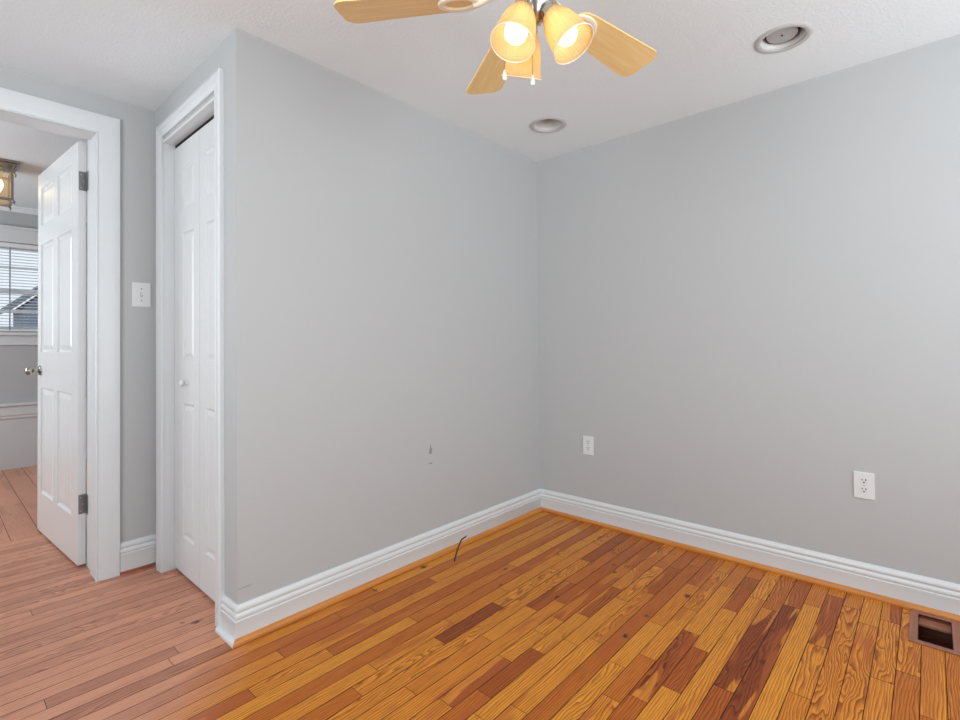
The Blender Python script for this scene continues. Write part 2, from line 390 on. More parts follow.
# ---- walls
def wall(name, bm, label, m=None): return struct(obj(name, bm, m or M_WALL), label, 'wall')
bm = newbm(); bx(bm, XC, X2 + 0.12, Y1, Y1 + 0.1, 0, H + 0.05); WALL_FRONT = wall('wall_front', bm, 'grey wall facing the viewer left of the inner corner')
bm = newbm(); bx(bm, X2, X2 + 0.12, YR - 0.12, Y1, 0, H + 0.05); bx(bm, X2, X2 + 0.12, Y1 + 0.1, Y3B, 0, H + 0.05)
wall('wall_right', bm, 'grey wall running along the right side of the room')
OY0, OY1, OZ = 2.190, 2.925, 2.20
bm = newbm()
bx(bm, XC, XC + 0.1, Y1 + 0.1, OY0, 0, H + 0.05); bx(bm, XC, XC + 0.1, OY1, Y3, 0, H + 0.05); bx(bm, XC, XC + 0.1, OY0, OY1, OZ, H + 0.05)
wall('wall_left', bm, 'narrow grey wall around the closet door')
DX0, DX1, DZ = -0.335, 0.582, 2.25
bm = newbm()
bx(bm, XL - 0.12, DX0, Y3, Y3B, 0, HF + 0.05); bx(bm, DX1, X2, Y3, Y3B, 0, HF + 0.05); bx(bm, DX0, DX1, Y3, Y3B, DZ, HF + 0.05)
wall('wall_back', bm, 'grey wall with the open doorway and light switch')
# unseen walls behind the viewer; window openings added for the fill lights
bm = newbm()
bx(bm, XL - 0.12, 0.25, YR - 0.12, YR, 0, H + 0.05); bx(bm, 2.65, X2, YR - 0.12, YR, 0, H + 0.05)
bx(bm, 0.25, 2.65, YR - 0.12, YR, 0, 0.65); bx(bm, 0.25, 2.65, YR - 0.12, YR, 2.25, H + 0.05)
wall('wall_near', bm, 'unseen grey wall behind the viewer with a wide opening added for the fill light')
bm = newbm()
bx(bm, XL - 0.12, XL, YR, -0.35, 0, H + 0.05); bx(bm, XL - 0.12, XL, 1.75, Y3, 0, H + 0.05)
bx(bm, XL - 0.12, XL, -0.35, 1.75, 0, 0.65); bx(bm, XL - 0.12, XL, -0.35, 1.75, 2.25, H + 0.05)
wall('wall_outer', bm, 'unseen grey wall at the far left with a wide opening added for the fill light')
# room beyond
WX0, WX1, WZ0, WZ1 = -0.50, 0.80, 1.285, 2.14
bm = newbm()
bx(bm, -1.5, WX0, YF, YF + 0.14, 0.55, HF + 0.05); bx(bm, WX1, 1.9, YF, YF + 0.14, 0.55, HF + 0.05)
bx(bm, WX0, WX1, YF, YF + 0.14, 0.55, WZ0); bx(bm, WX0, WX1, YF, YF + 0.14, WZ1, HF + 0.05)
wall('wall_far', bm, 'grey window wall of the room beyond the doorway')
bm = newbm(); bx(bm, -1.5, 1.9, YF - 0.012, YF + 0.14, 0.0, 0.55); wall('wall_far_lower', bm, 'pale lower wall under the chair rail in the room beyond', M_LOWER)
bm = newbm(); bx(bm, -1.62, -1.5, Y3B, 4.1, 0, HF + 0.05); bx(bm, -1.62, -1.5, 5.7, YF + 0.14, 0, HF + 0.05); bx(bm, -1.62, -1.5, 4.1, 5.7, 0, 0.8); bx(bm, -1.62, -1.5, 4.1, 5.7, 2.2, HF + 0.05); wall('wall_far_left', bm, 'left wall of the room beyond the doorway')  # unseen opening cut for the added far room fill
bm = newbm(); bx(bm, 1.9, 2.02, Y3B, YF + 0.14, 0, HF + 0.05); wall('wall_far_right', bm, 'right wall of the room beyond the doorway')

# ---- ceilings
CANS = [(2.371, 0.434), (2.391, 1.617)]
CR = 0.086
bm = newbm()
edges = []
def loop(pts):
    vs = [bm.verts.new((p[0], p[1], H)) for p in pts]
    for i in range(len(vs)): edges.append(bm.edges.new((vs[i], vs[(i + 1) % len(vs)])))
loop(((XL - 0.1, YR - 0.1), (X2 + 0.1, YR - 0.1), (X2 + 0.1, Y3 + 0.05), (XL - 0.1, Y3 + 0.05)))
for (x, y) in CANS: loop([(x + CR * math.cos(2 * PI * i / 40), y + CR * math.sin(2 * PI * i / 40)) for i in range(40)])
bmesh.ops.triangle_fill(bm, use_beauty=True, edges=edges)
struct(obj('ceiling', bm, M_CEIL), 'white stippled ceiling over the room', 'ceiling')
bm = newbm(); bx(bm, -1.6, 2.0, Y3B - 0.02, YF + 0.1, HF, HF + 0.04); struct(obj('ceiling_far', bm, M_CEIL), 'white ceiling of the room beyond the doorway', 'ceiling')

# ---- baseboards and shoe mouldings
TB = 0.0148
BPROF = [(0, 0), (TB, 0), (TB, 0.080), (TB + .0012, 0.083), (TB + .0012, 0.0845), (TB - .004, 0.088), (TB - .001, 0.092), (TB + .0005, 0.100), (TB - .001, 0.107), (TB - .006, 0.112),
         (TB - .006, 0.114), (TB - .003, 0.117), (TB - .002, 0.124), (TB - .004, 0.132), (TB - .008, 0.140), (TB - .010, 0.1432), (0, 0.1432)]
def base_run(name, p0, p1, n, label, m0=0, m1=0, prof=BPROF, z=0.0, m=None, bev=0, cat='baseboard', parent=None):
    """p0,p1 on the wall line, n outward normal; m0/m1 mitre sign at each end (+1 lengthens with depth)"""
    p0, p1, n = Vector(p0), Vector(p1), Vector(n); d = (p1 - p0).normalized(); bm = newbm()
    def fn(i, p):
        q = (p0 - d * p[0] * m0) if i == 0 else (p1 + d * p[0] * m1)
        return Vector((q.x + n.x * p[0], q.y + n.y * p[0], z + p[1]))
    sweep(bm, prof, fn, 2)
    o = obj(name, bm, m or M_TRIM, parent, smooth=True)
    if parent is None: struct(o, label, cat)
    return o
base_run('baseboard_front', (XC, Y1), (X2, Y1), (0, -1), 'white moulded baseboard along the front grey wall', 1, -1)
base_run('baseboard_right', (X2, Y1), (X2, YR), (-1, 0), 'white moulded baseboard along the right wall', -1, 0)
base_run('baseboard_left', (XC, 2.140), (XC, Y1), (-1, 0), 'short white baseboard between closet casing and outer corner', 0, 1)
base_run('baseboard_back', (0.655, Y3), (XC, Y3), (0, -1), 'short white baseboard below the light switch', 0, 0, z=0.014)
SH = 0.0167; SZ = 0.0225
SPROF = [(TB, 0), (TB + SH, 0), (TB + SH, 0.006), (TB + SH * .92, 0.012), (TB + SH * .7, 0.0175), (TB + SH * .4, 0.021), (TB, SZ)]
base_run('trim_1', (XC, Y1), (X2, Y1), (0, -1), 'honey pine shoe moulding under the front baseboard', 1, -1, SPROF, 0, M_SHOE_X, cat='trim')
base_run('trim_2', (X2, Y1), (X2, YR), (-1, 0), 'honey pine shoe moulding under the right baseboard', -1, 0, SPROF, 0, M_SHOE_Y, cat='trim')
base_run('trim_3', (XC, 2.150), (XC, Y1), (-1, 0), 'white shoe moulding at the outer corner beside the closet', 0, 1, SPROF, 0, M_TRIM, cat='trim')
base_run('trim_4', (0.655, Y3), (0.795, Y3), (0, -1), 'red brown shoe strip between the two door casings', 0, 0, [(0, 0), (.020, 0), (.020, .012), (.012, .016), (0, .016)], 0, M_SHOE_D, cat='trim')

# ---- closet door casing and jambs
CT = 0.0185
def casing_profile(wd, t):   # across 0 (opening side) .. wd (outer), thickness
    return [(0, 0), (0, t * .62), (.003, t * .74), (.008, t * .74), (.011, t * .56), (.016, t * .60), (.022, t * .80), (wd * .55, t * .88), (wd * .72, t * .90), (wd * .74, t), (wd - .003, t), (wd, t * .85), (wd, 0)]
def casing(name, label, a0, a1, ztop, wd, place, prof=None):
    """three mitred pieces around an opening a0..a1, height ztop; place(a, z, t) -> world point"""
    prof = prof or casing_profile(wd, CT); bm = newbm()
    sweep(bm, prof, lambda i, p: place(a0 - p[0], 0.0 if i == 0 else ztop + p[0], p[1]), 2)
    sweep(bm, prof, lambda i, p: place(a1 + p[0], 0.0 if i == 0 else ztop + p[0], p[1]), 2)
    sweep(bm, prof, lambda i, p: place((a0 - p[0]) if i == 0 else (a1 + p[0]), ztop + p[0], p[1]), 2)
    return struct(obj(name, bm, M_TRIM, smooth=True), label, 'trim')
casing('trim_5', 'white moulded casing around the closet door', 2.203, 2.905, 2.215, 0.066, lambda a, z, t: Vector((XC - t, a, z)))
bm = newbm()
bx(bm, XC - 0.002, XC + 0.1, OY0, 2.205, 0, 2.187); bx(bm, XC - 0.002, XC + 0.1, 2.907, OY1, 0, 2.187); bx(bm, XC - 0.002, XC + 0.1, OY0, OY1, 2.187, OZ)
struct(obj('trim_6', bm, M_TRIM), 'white jamb lining inside the closet opening', 'trim')
casing('trim_7', 'wide white casing around the open doorway', -0.316, 0.556, 2.200, 0.097, lambda a, z, t: Vector((a, Y3 - t, z)),
       [(0, 0), (0, .010), (.002, .0135), (.007, .0135), (.010, .0105), (.018, .0115), (.035, .0145), (.060, .0160), (.092, .0185), (.097, .0175), (.097, 0)])
bm = newbm()
JX0, JX1, JZ = -0.322, 0.565, 2.236
bx(bm, DX0, JX0, Y3 - 0.001, Y3B + 0.001, 0, JZ); bx(bm, JX1, DX1, Y3 - 0.001, Y3B + 0.001, 0, JZ); bx(bm, DX0, DX1, Y3 - 0.001, Y3B + 0.001, JZ, DZ)
bx(bm, JX0, JX0 + 0.016, Y3 + 0.006, Y3 + 0.127, 0, JZ); bx(bm, JX1 - 0.007, JX1, Y3 + 0.006, Y3 + 0.127, 0, JZ); bx(bm, JX0 + 0.016, JX1 - 0.007, Y3 + 0.006, Y3 + 0.127, 2.203, JZ)
struct(obj('trim_8', bm, M_TRIM, bevel=0.002), 'white jamb and stop inside the open doorway', 'trim')

# ---- panelled slabs
def panel_slab(bm, W, Hh, T, panels, rec=0.010, bev=0.022, both=True):
    """slab in local x(0..W) z(0..Hh), front face at y=0 facing -y, back at y=T; panels: (x0,x1,z0,z1)"""
    xs = sorted({0, W, *[p[0] for p in panels], *[p[1] for p in panels]}); zs = sorted({0, Hh, *[p[2] for p in panels], *[p[3] for p in panels]})
    for (y, s) in ((0, 1), (T, -1)):
        def q(x, z, dd=0.0): return bm.verts.new((x, y + s * dd, z))
        for i in range(len(xs) - 1):
            for j in range(len(zs) - 1):
                a, b, c, d = xs[i], xs[i + 1], zs[j], zs[j + 1]
                pn = None
                for p in panels:
                    if a >= p[0] - 1e-6 and b <= p[1] + 1e-6 and c >= p[2] - 1e-6 and d <= p[3] + 1e-6: pn = p
                if pn is None: bm.faces.new((q(a, c), q(b, c), q(b, d), q(a, d)))
        if s == -1 and not both:
            for p in panels: bm.faces.new((q(p[0], p[2]), q(p[1], p[2]), q(p[1], p[3]), q(p[0], p[3])))
            continue
        for (a, b, c, d) in panels:
            steps = [(0, 0), (0.004, rec * .55), (0.010, rec), (0.016, rec), (0.016 + bev, rec * .35)]
            rings = [[q(a + o, c + o, dd), q(b - o, c + o, dd), q(b - o, d - o, dd), q(a + o, d - o, dd)] for (o, dd) in steps]
            for r0, r1 in zip(rings, rings[1:]):
                for t in range(4): bm.faces.new((r0[t], r0[(t + 1) % 4], r1[(t + 1) % 4], r1[t]))
            bm.faces.new(rings[-1])
    # rim
    for (x0, z0, x1, z1) in ((0, 0, W, 0), (W, 0, W, Hh), (W, Hh, 0, Hh), (0, Hh, 0, 0)):
        bm.faces.new([bm.verts.new(p) for p in ((x0, 0, z0), (x1, 0, z1), (x1, T, z1), (x0, T, z0))])
    bmesh.ops.remove_doubles(bm, verts=bm.verts[:], dist=1e-5)

# open six-panel door, hinged on the right jamb and swung into the next room
DW, DH, DT = 0.862, 2.212, 0.034
AL = math.radians(94.0)
door = thing('door_1', 'white six panel door standing open into the next room', 'door', (0.5285, 3.301, 0.013)); door['kind'] = 'structure'
# local +x runs along the leaf from the hinge edge; the face seen from the room is local -y side
door.rotation_euler = (0, 0, AL)
SA, SB, SM = 0.117, 0.080, 0.088
PWd = (DW - SA - SB - SM) / 2
cols = [(SA, SA + PWd), (SA + PWd + SM, DW - SB)]
rows = [(0.238, 0.885), (1.102, 1.766), (1.882, 2.118)]
bm = newbm(); panel_slab(bm, DW, DH, DT, [(c[0], c[1], r[0], r[1]) for c in cols for r in rows], 0.011, 0.024)
for v in bm.verts: v.co.y = -v.co.y       # leaf thickness goes to the hinge-pin side
leaf = obj('leaf', bm, M_DOOR, door)
# knob with rosette (local coordinates): room face is local +y
def knob_at(parent, x, z, s, y0):
    Mx = Matrix.Translation((x, y0, z)) @ Matrix.Rotation(-s * PI / 2, 4, 'X')
    bm = newbm(); lathe(bm, [(.0, 0), (.031, 0), (.031, .003), (.027, .007), (.016, .009), (.012, .012), (.0105, .030), (.013, .034), (.022, .038), (.0275, .046), (.028, .056), (.025, .064), (.017, .070), (.0, .072)][1:-1], 24, Mx)
    return obj('door_knob', bm, M_KNOB, parent, smooth=True)
knob_at(door, 0.800, 0.990, 1, 0.0); knob_at(door, 0.800, 0.990, -1, -DT)
bm = newbm(); bx(bm, DW - 0.0005, DW + 0.0012, -0.029, -0.005, 0.96, 1.02); obj('latch_plate', bm, M_KNOB, door)
for hz in (2.005, 0.313):
    bm = newbm()
    bx(bm, -0.0018, 0.0004, -0.032, -0.003, hz - 0.05, hz + 0.05)
    h = obj('hinge_leaf', bm, M_HINGE, door, bevel=0.0006)
    bm = newbm()
    for k in range(5):
        z0 = hz - 0.05 + k * 0.02
        lathe(bm, [(0.0056, z0 + .0006), (0.0056, z0 + .0194)], 14, Matrix.Translation((-0.004, -DT - 0.004, 0)))
    lathe(bm, [(0.003, hz + .05), (0.0045, hz + .053), (0.002, hz + .060)], 12, Matrix.Translation((-0.004, -DT - 0.004, 0)))
    lathe(bm, [(0.002, hz - .060), (0.0045, hz - .053), (0.003, hz - .05)], 12, Matrix.Translation((-0.004, -DT - 0.004, 0)))
    obj('hinge_pin', bm, M_HINGE, h, smooth=True)
    for sz in (-0.034, 0.0, 0.034):
        bm = newbm(); lathe(bm, [(0.0035, 0), (0.0030, .0012), (0.001, .0014)], 10, Matrix.Translation((-0.0018, -0.018 + (0.006 if sz else -0.004), hz + sz)) @ Matrix.Rotation(-PI / 2, 4, 'Y'))
        obj('hinge_screw', bm, M_STEEL, h)
for hz in (2.018, 0.326):      # leaves let into the jamb
    bm = newbm(); bx(bm, JX1 - 0.0016, JX1 + 0.001, Y3B - 0.040, Y3B - 0.004, hz - 0.05, hz + 0.05)
    o = struct(obj('trim_9' if hz > 1 else 'trim_10', bm, M_HINGE), ('upper' if hz > 1 else 'lower') + ' steel hinge leaf on the doorway jamb', 'hinge')

# closet bifold door
bif = thing('door_2', 'white two leaf panelled closet door, closed', 'door', (0.860, 2.905, 0.012)); bif['kind'] = 'structure'
bif.rotation_euler = (0, 0, -PI / 2)          # local x runs toward the viewer, face is local -y = world -x
LW = 0.3475
for k, (pa, pb) in enumerate(((0.120, 0.278), (0.070, 0.240))):
    bm = newbm(); panel_slab(bm, LW, 2.156, 0.034, [(pa, pb, z0, z1) for (z0, z1) in ((0.182, 0.850), (1.062, 1.702), (1.818, 2.036))], 0.007, 0.020, both=False)
    for v in bm.verts: v.co.x += k * (LW + 0.0035)
    lf = obj('door_leaf', bm, M_BIFOLD, bif)
    if k == 0:
        bm = newbm(); lathe(bm, [(.011, 0), (.008, .004), (.006, .010), (.010, .014), (.0155, .019), (.0165, .025), (.014, .030), (.006, .033)], 20, Matrix.Translation((0.178, 0, 0.952)) @ Matrix.Rotation(PI / 2, 4, 'X'))
        obj('door_knob', bm, M_TRIM, lf, smooth=True)
bm = newbm(); bx(bm, 0.862, 0.892, 2.207, 2.905, 2.1795, 2.187); struct(obj('trim_11', bm, M_DARK), 'dark sliding track above the closet door', 'trim')

# ---- window of the far room
win = bpy.data.objects.new('window_1', None); COL.objects.link(win); win.location = ((WX0 + WX1) / 2, YF, WZ0); struct(win, 'bright white window with closed blinds in the room beyond', 'window')
def wpart(name, bm, m, **k):
    for v in bm.verts: v.co -= Vector(win.location)
    return obj(name, bm, m, win, **k)
bm = newbm()
bx(bm, WX0 - 0.09, WX0, YF - 0.018, YF, WZ0, WZ1); bx(bm, WX1, WX1 + 0.09, YF - 0.018, YF, WZ0, WZ1)
bx(bm, WX0 - 0.10, WX1 + 0.10, YF - 0.022, YF, WZ1, WZ1 + 0.13); bx(bm, WX0 - 0.115, WX1 + 0.115, YF - 0.040, YF, WZ1 + 0.125, WZ1 + 0.150)
wpart('casing', bm, M_TRIM, bevel=0.003)
bm = newbm(); bx(bm, WX0 - 0.12, WX1 + 0.12, YF - 0.055, YF + 0.05, WZ0 - 0.028, WZ0); bx(bm, WX0 - 0.09, WX1 + 0.09, YF - 0.018, YF, WZ0 - 0.12, WZ0 - 0.028)
wpart('window_sill', bm, M_TRIM, bevel=0.004)
bm = newbm()
ys, ye = YF + 0.085, YF + 0.120
bx(bm, WX0, WX0 + 0.05, ys, ye, WZ0, WZ1); bx(bm, WX1 - 0.05, WX1, ys, ye, WZ0, WZ1)
bx(bm, WX0, WX1, ys, ye, WZ0, WZ0 + 0.06); bx(bm, WX0, WX1, ys, ye, WZ1 - 0.05, WZ1); bx(bm, WX0, WX1, ys - 0.01, ye, 1.66, 1.70)
for xm in (WX0 + 0.43, WX1 - 0.43): bx(bm, xm - 0.01, xm + 0.01, ys + 0.008, ye - 0.008, WZ0, WZ1)
for zm in (1.49, 1.91): bx(bm, WX0, WX1, ys + 0.008, ye - 0.008, zm - 0.01, zm + 0.01)
wpart('sash', bm, M_TRIM)
bm = newbm(); bx(bm, WX0 + 0.03, WX1 - 0.03, ys + 0.016, ys + 0.020, WZ0 + 0.03, WZ1 - 0.03); wpart('pane', bm, M_GLASS)
# blinds
bl = thing('window_blind', 'white slatted blind hanging in the far room window', 'blind', ((WX0 + WX1) / 2, YF + 0.03, WZ0))
def bpart(name, bm, m, par=bl, **k):
    for v in bm.verts: v.co -= Vector(bl.location)
    return obj(name, bm, m, par, **k)
bm = newbm(); bx(bm, WX0 + 0.006, WX1 - 0.006, YF + 0.012, YF + 0.048, WZ1 - 0.045, WZ1 - 0.004); bpart('headrail', bm, M_BLIND, bevel=0.003)
bm = newbm(); z = WZ0 + 0.045
ang = math.radians(14)
while z < WZ1 - 0.055:
    prev = None
    for t in range(5):
        s = -0.0125 + 0.025 * t / 4; arch = 0.0018 * (1 - (2 * t / 4 - 1) ** 2)
        yy, z2 = YF + 0.03 + s * math.cos(ang), z - s * math.sin(ang) + arch
        cur = (bm.verts.new((WX0 + 0.008, yy, z2)), bm.verts.new((WX1 - 0.008, yy, z2)))
        if prev: bm.faces.new((prev[0], prev[1], cur[1], cur[0]))
        prev = cur
    z += 0.0285
bpart('slats', bm, M_BLIND)
bm = newbm(); bx(bm, WX0 + 0.008, WX1 - 0.008, YF + 0.018, YF + 0.042, WZ0 + 0.010, WZ0 + 0.030); bpart('bottom_rail', bm, M_BLIND, bevel=0.003)
for xx in (-0.28, 0.13, 0.53):
    bm = newbm()
    for dy in (-0.0135, 0.0135): bx(bm, xx - 0.004, xx + 0.004, YF + 0.03 + dy - 0.0005, YF + 0.03 + dy + 0.0005, WZ0 + 0.02, WZ1 - 0.02)
    bpart('ladder_cord', bm, M_CORD)
# chair rail and crown in the far room
bm = newbm(); pr_ = [(0, .470), (.020, .470), (.024, .480), (.024, .500), (.032, .505), (.032, .585), (.050, .592), (.055, .600), (.052, .614), (0, .614)]
sweep(bm, pr_, lambda i, p: Vector((-1.5 if i == 0 else 1.9, YF - p[0], p[1])), 2); struct(obj('trim_12', bm, M_TRIM), 'white chair rail under the far window', 'trim')
bm = newbm(); pr_ = [(0, HF), (.045, HF), (.042, HF - .012), (.025, HF - .025), (.012, HF - .045), (0, HF - .05)]
sweep(bm, pr_, lambda i, p: Vector((-1.5 if i == 0 else 1.9, YF - p[0], p[1])), 2); struct(obj('trim_13', bm, M_CEIL), 'white crown strip at the top of the far wall', 'trim')

# outside: ground and the neighbouring house seen through the blind
bm = newbm(); bx(bm, -25, 30, YF + 0.2, 60, -0.6, -0.5); struct(obj('ground', bm, M_GREEN), 'pale gravel yard outside the far window', 'ground')
nh = thing('house', 'grey gabled house outside the far window', 'house', (3.8, 15.0, -0.5))
bm = newbm(); bx(bm, -2.35, 2.35, 0, 2.0, 0, 2.55)
v = [bm.verts.new(p) for p in ((-2.35, 0, 2.55), (2.35, 0, 2.55), (0, 0, 4.70), (-2.35, 2.0, 2.55), (2.35, 2.0, 2.55), (0, 2.0, 4.70))]
for f in ((0, 1, 2), (5, 4, 3), (0, 2, 5, 3), (2, 1, 4, 5), (1, 0, 3, 4)): bm.faces.new([v[i] for i in f])
obj('walls', bm, M_HOUSE, nh)
bm = newbm()
for s in (-1, 1):
    p = [(0, -0.25, 4.80), (s * 2.58, -0.25, 2.44), (s * 2.58, 2.2, 2.44), (0, 2.2, 4.80)]
    lo = [bm.verts.new(q) for q in p]; hi = [bm.verts.new((q[0], q[1], q[2] + 0.14)) for q in p]
    bm.faces.new(lo); bm.faces.new(hi)
    for i in range(4): bm.faces.new((lo[i], lo[(i + 1) % 4], hi[(i + 1) % 4], hi[i]))
obj('roof', bm, M_ROOF, nh)

# ------------------------------------------------------------------ ceiling fan
FX, FY, ZB = 1.0985, 0.786, 2.090
fan = thing('ceiling_fan', 'ceiling fan with light oak blades and three lit amber glass shades', 'ceiling fan', (FX, FY, H))
def fpart(name, bm, m, par=fan, **k): return obj(name, bm, m, par, **k)
zr = -H      # local z = world z - H
bm = newbm(); lathe(bm, [(.068, 0), (.068, -.012), (.055, -.040), (.030, -.058)], 32); fpart('canopy', bm, M_CREAM, smooth=True)
bm = newbm(); lathe(bm, [(.013, -.055), (.013, -.11)], 16); fpart('downrod', bm, M_CREAM, smooth=True)
bm = newbm(); lathe(bm, [(.045, -.10), (.095, -.115), (.115, -.15), (.118, -.205), (.108, -.235), (.085, -.255), (.060, -.262)], 40); fpart('motor_housing', bm, M_CREAM, smooth=True)
bm = newbm(); lathe(bm, [(.052, -.262), (.056, -.285), (.050, -.300)], 32); fpart('switch_housing', bm, M_CREAM, smooth=True)
bm = newbm(); lathe(bm, [(.050, -.325), (.052, -.332), (.044, -.345), (.036, -.365), (.022, -.382), (.012, -.390), (.008, -.398)], 32); fpart('fitter_bowl', bm, M_STEEL, smooth=True)
bm = newbm(); lathe(bm, [(.030, -.298), (.034, -.310), (.048, -.322), (.050, -.327)], 32); fpart('fitter_neck', bm, M_CREAM, smooth=True)
BLADE_AZ = (-7.0, 56.5, 125.0, 200.0, 278.0)
TILT = math.radians(11)
for az in BLADE_AZ:
    R_ = Matrix.Rotation(math.radians(az), 4, 'Z'); T_ = Matrix.Translation((0, 0, ZB - H)) @ R_ @ Matrix.Rotation(-TILT, 4, 'X')
    # blade outline, local x radial
    pts = []
    r0, r1, w0, w1 = 0.165, 0.548, 0.050, 0.069
    out = [(r0, -w0 * .55), (r0 + .02, -w0 * .9), (r0 + .05, -w0), (r1 - .035, -w1)]
    for i in range(7): a = -PI / 2 + i * (PI / 2) / 6; out.append((r1 - .035 + .035 * math.cos(a), -w1 + .035 + .035 * math.sin(a)))
    outline = out + [(x, -y) for (x, y) in reversed(out)]
    bm = newbm()
    lo = [bm.verts.new((x, y, 0.0)) for (x, y) in outline]; hi = [bm.verts.new((x, y, 0.006)) for (x, y) in outline]
    bm.faces.new(lo); bm.faces.new(hi)
    for i in range(len(lo)): bm.faces.new((lo[i], lo[(i + 1) % len(lo)], hi[(i + 1) % len(lo)], hi[i]))
    bmesh.ops.recalc_face_normals(bm, faces=bm.faces[:])
    b_ = fpart('blade', bm, M_BLADE); b_.matrix_local = T_
    # blade iron: arm from the motor and an oval ring under the blade root
    bm = newbm()
    tube(bm, [(0.085, 0, 0.016), (0.12, 0, 0.010), (0.150, 0, -0.004), (0.165, 0, -0.007)], [.014, .012, .011, .010], 10)
    n = 28; rx, ry = 0.050, 0.034; ring = []
    for i in range(n):
        a = 2 * PI * i / n; ca, sa = math.cos(a), math.sin(a); sec = []
        for (o, zq) in ((-.009, -.0005), (-.008, -.006), (0, -.009), (.008, -.006), (.009, -.0005)):
            sec.append(bm.verts.new((0.205 + (rx + o) * ca, (ry + o) * sa, zq)))
        ring.append(sec)
    for i in range(n):
        A, B = ring[i], ring[(i + 1) % n]
        for j in range(5): bm.faces.new((A[j], A[(j + 1) % 5], B[(j + 1) % 5], B[j]))
    i_ = fpart('blade_iron', bm, M_CREAM, smooth=True); i_.matrix_local = T_
# light kit: three arms, shades and bulbs
for (az, tilt_) in ((56.0, 28), (181.0, 23), (284.0, 31)):
    a = math.radians(az); tl = math.radians(tilt_)
    axis = Vector((math.sin(tl) * math.cos(a), math.sin(tl) * math.sin(a), -math.cos(tl)))
    dirh = Vector((math.cos(a), math.sin(a), 0))
    nk = dirh * 0.047 + Vector((0, 0, 2.032 - H))
    Q = Matrix.Translation(nk) @ axis.to_track_quat('Z', 'Y').to_matrix().to_4x4()
    bm = newbm(); tube(bm, [dirh * 0.030 + Vector((0, 0, -.350)), dirh * 0.040 + Vector((0, 0, -.352)), nk], [.010, .010, .012], 10)
    lathe(bm, [(.016, -.006), (.027, -.004), (.028, .012), (.024, .014)], 24, Q); hd = fpart('lamp_holder', bm, M_STEEL, smooth=True)
    for q in range(3):
        th = 2 * PI * q / 3 + .5
        bm = newbm(); lathe(bm, [(.002, .024), (.002, .036), (.0045, .037), (.0045, .041)], 8, Q @ Matrix.Translation((0, 0, .006)) @ Matrix.Rotation(th, 4, 'Z') @ Matrix.Rotation(PI / 2, 4, 'Y'))
        obj('thumb_screw', bm, M_STEEL, hd)
    prof = [(.0245, .002), (.027, .012), (.034, .026), (.0415, .045), (.0460, .065), (.0490, .085), (.0515, .103), (.0545, .116), (.0575, .124)]
    def warp(i, aa, r):
        rib = 0.0007 * math.cos(36 * aa)
        return r + rib
    bm = newbm(); lathe(bm, prof, 144, Q, cap=False, warp=warp)
    sh = fpart('lamp_shade', bm, M_SHADE, smooth=True)
    md = sh.modifiers.new('thickness', 'SOLIDIFY'); md.thickness = 0.0022
    bm = newbm(); rimr = .0578
    tube(bm, [Q @ Vector((rimr * math.cos(2 * PI * i / 48), rimr * math.sin(2 * PI * i / 48), .1245)) for i in range(49)], .0018, 6)
    obj('rim', bm, M_CREAM, sh, smooth=True)
    bm = newbm(); lathe(bm, [(.012, .010), (.013, .030), (.020, .048), (.0285, .068), (.0305, .082), (.0275, .098), (.017, .109), (.005, .1125)], 28, Q)
    fpart('light_bulb', bm, M_BULB, smooth=True)
# pull chains
bm = newbm(); lathe(bm, [(.006, -.398), (.0065, -.420), (.005, -.424)], 14, Matrix.Translation((-0.004, 0.002, 0))); fpart('chain_socket', bm, M_PLATE, smooth=True)
for (dx, dy, z0, z1, m_) in ((-0.004, 0.002, -.424, -.528, M_PLATE), (-0.050, 0.062, -.36, -.510, M_CREAM)):
    bm = newbm(); z = z0
    tube(bm, [(dx, dy, z0), (dx, dy, z1)], .0011, 6)
    while z > z1: bmesh.ops.create_icosphere(bm, subdivisions=1, radius=.0019, matrix=Matrix.Translation((dx, dy, z))); z -= .0055
    c = fpart('pull_chain', bm, M_STEEL)
    bm = newbm(); lathe(bm, [(.0022, z1 + .001), (.0035, z1 - .004), (.0062, z1 - .016), (.0066, z1 - .022), (.004, z1 - .027)], 14, Matrix.Translation((dx, dy, 0))); obj('pull_knob', bm, m_, c, smooth=True)

# ------------------------------------------------------------------ recessed lights
def can(x, y, label, depth, tilt):
    t = thing('recessed_light', label, 'ceiling light', (x, y, H), 'recessed ceiling lights')
    bm = newbm()
    lathe(bm, [(.083, .002), (.083, -.004), (.090, -.0065), (.101, -.005), (.107, .0005)], 48, cap=False); obj('trim_ring', bm, M_CANRIM, t, smooth=True)
    bm = newbm(); lathe(bm, [(.0845, -.003), (.080, .020), (.073, .060), (.068, depth)], 48, cap=False)
    bm.faces.new([bm.verts.new((.069 * math.cos(2 * PI * i / 48), .069 * math.sin(2 * PI * i / 48), depth)) for i in range(48)])
    o = obj('reflector', bm, M_CANIN, t, smooth=True); md = o.modifiers.new('thickness', 'SOLIDIFY'); md.thickness = 0.001; md.offset = 1
    return t
t = can(CANS[0][0], CANS[0][1], 'recessed ceiling light with a grey lamp face, nearer the right edge', 0.10, 0)
Q = Matrix.Translation((0.008, 0.004, 0.022)) @ Matrix.Rotation(math.radians(6), 4, 'Y')
bm = newbm(); lathe(bm, [(.030, .050), (.050, .030), (.058, .004), (.056, -.001), (.050, -.002), (.006, -.004)], 40, Q); lm = obj('lamp', bm, M_LAMPFACE, t, smooth=True)
bm = newbm(); lathe(bm, [(.060, .0), (.064, .006), (.062, .02)], 40, Q, cap=False); obj('lamp_collar', bm, M_DARK, lm, smooth=True)
bm = newbm(); lathe(bm, [(.004, -.002), (.004, -.006), (.002, -.0065)], 12, Q); obj('lamp_nub', bm, M_DARK, lm)
t = can(CANS[1][0], CANS[1][1], 'empty looking recessed ceiling light close to the room corner', 0.09, 0)
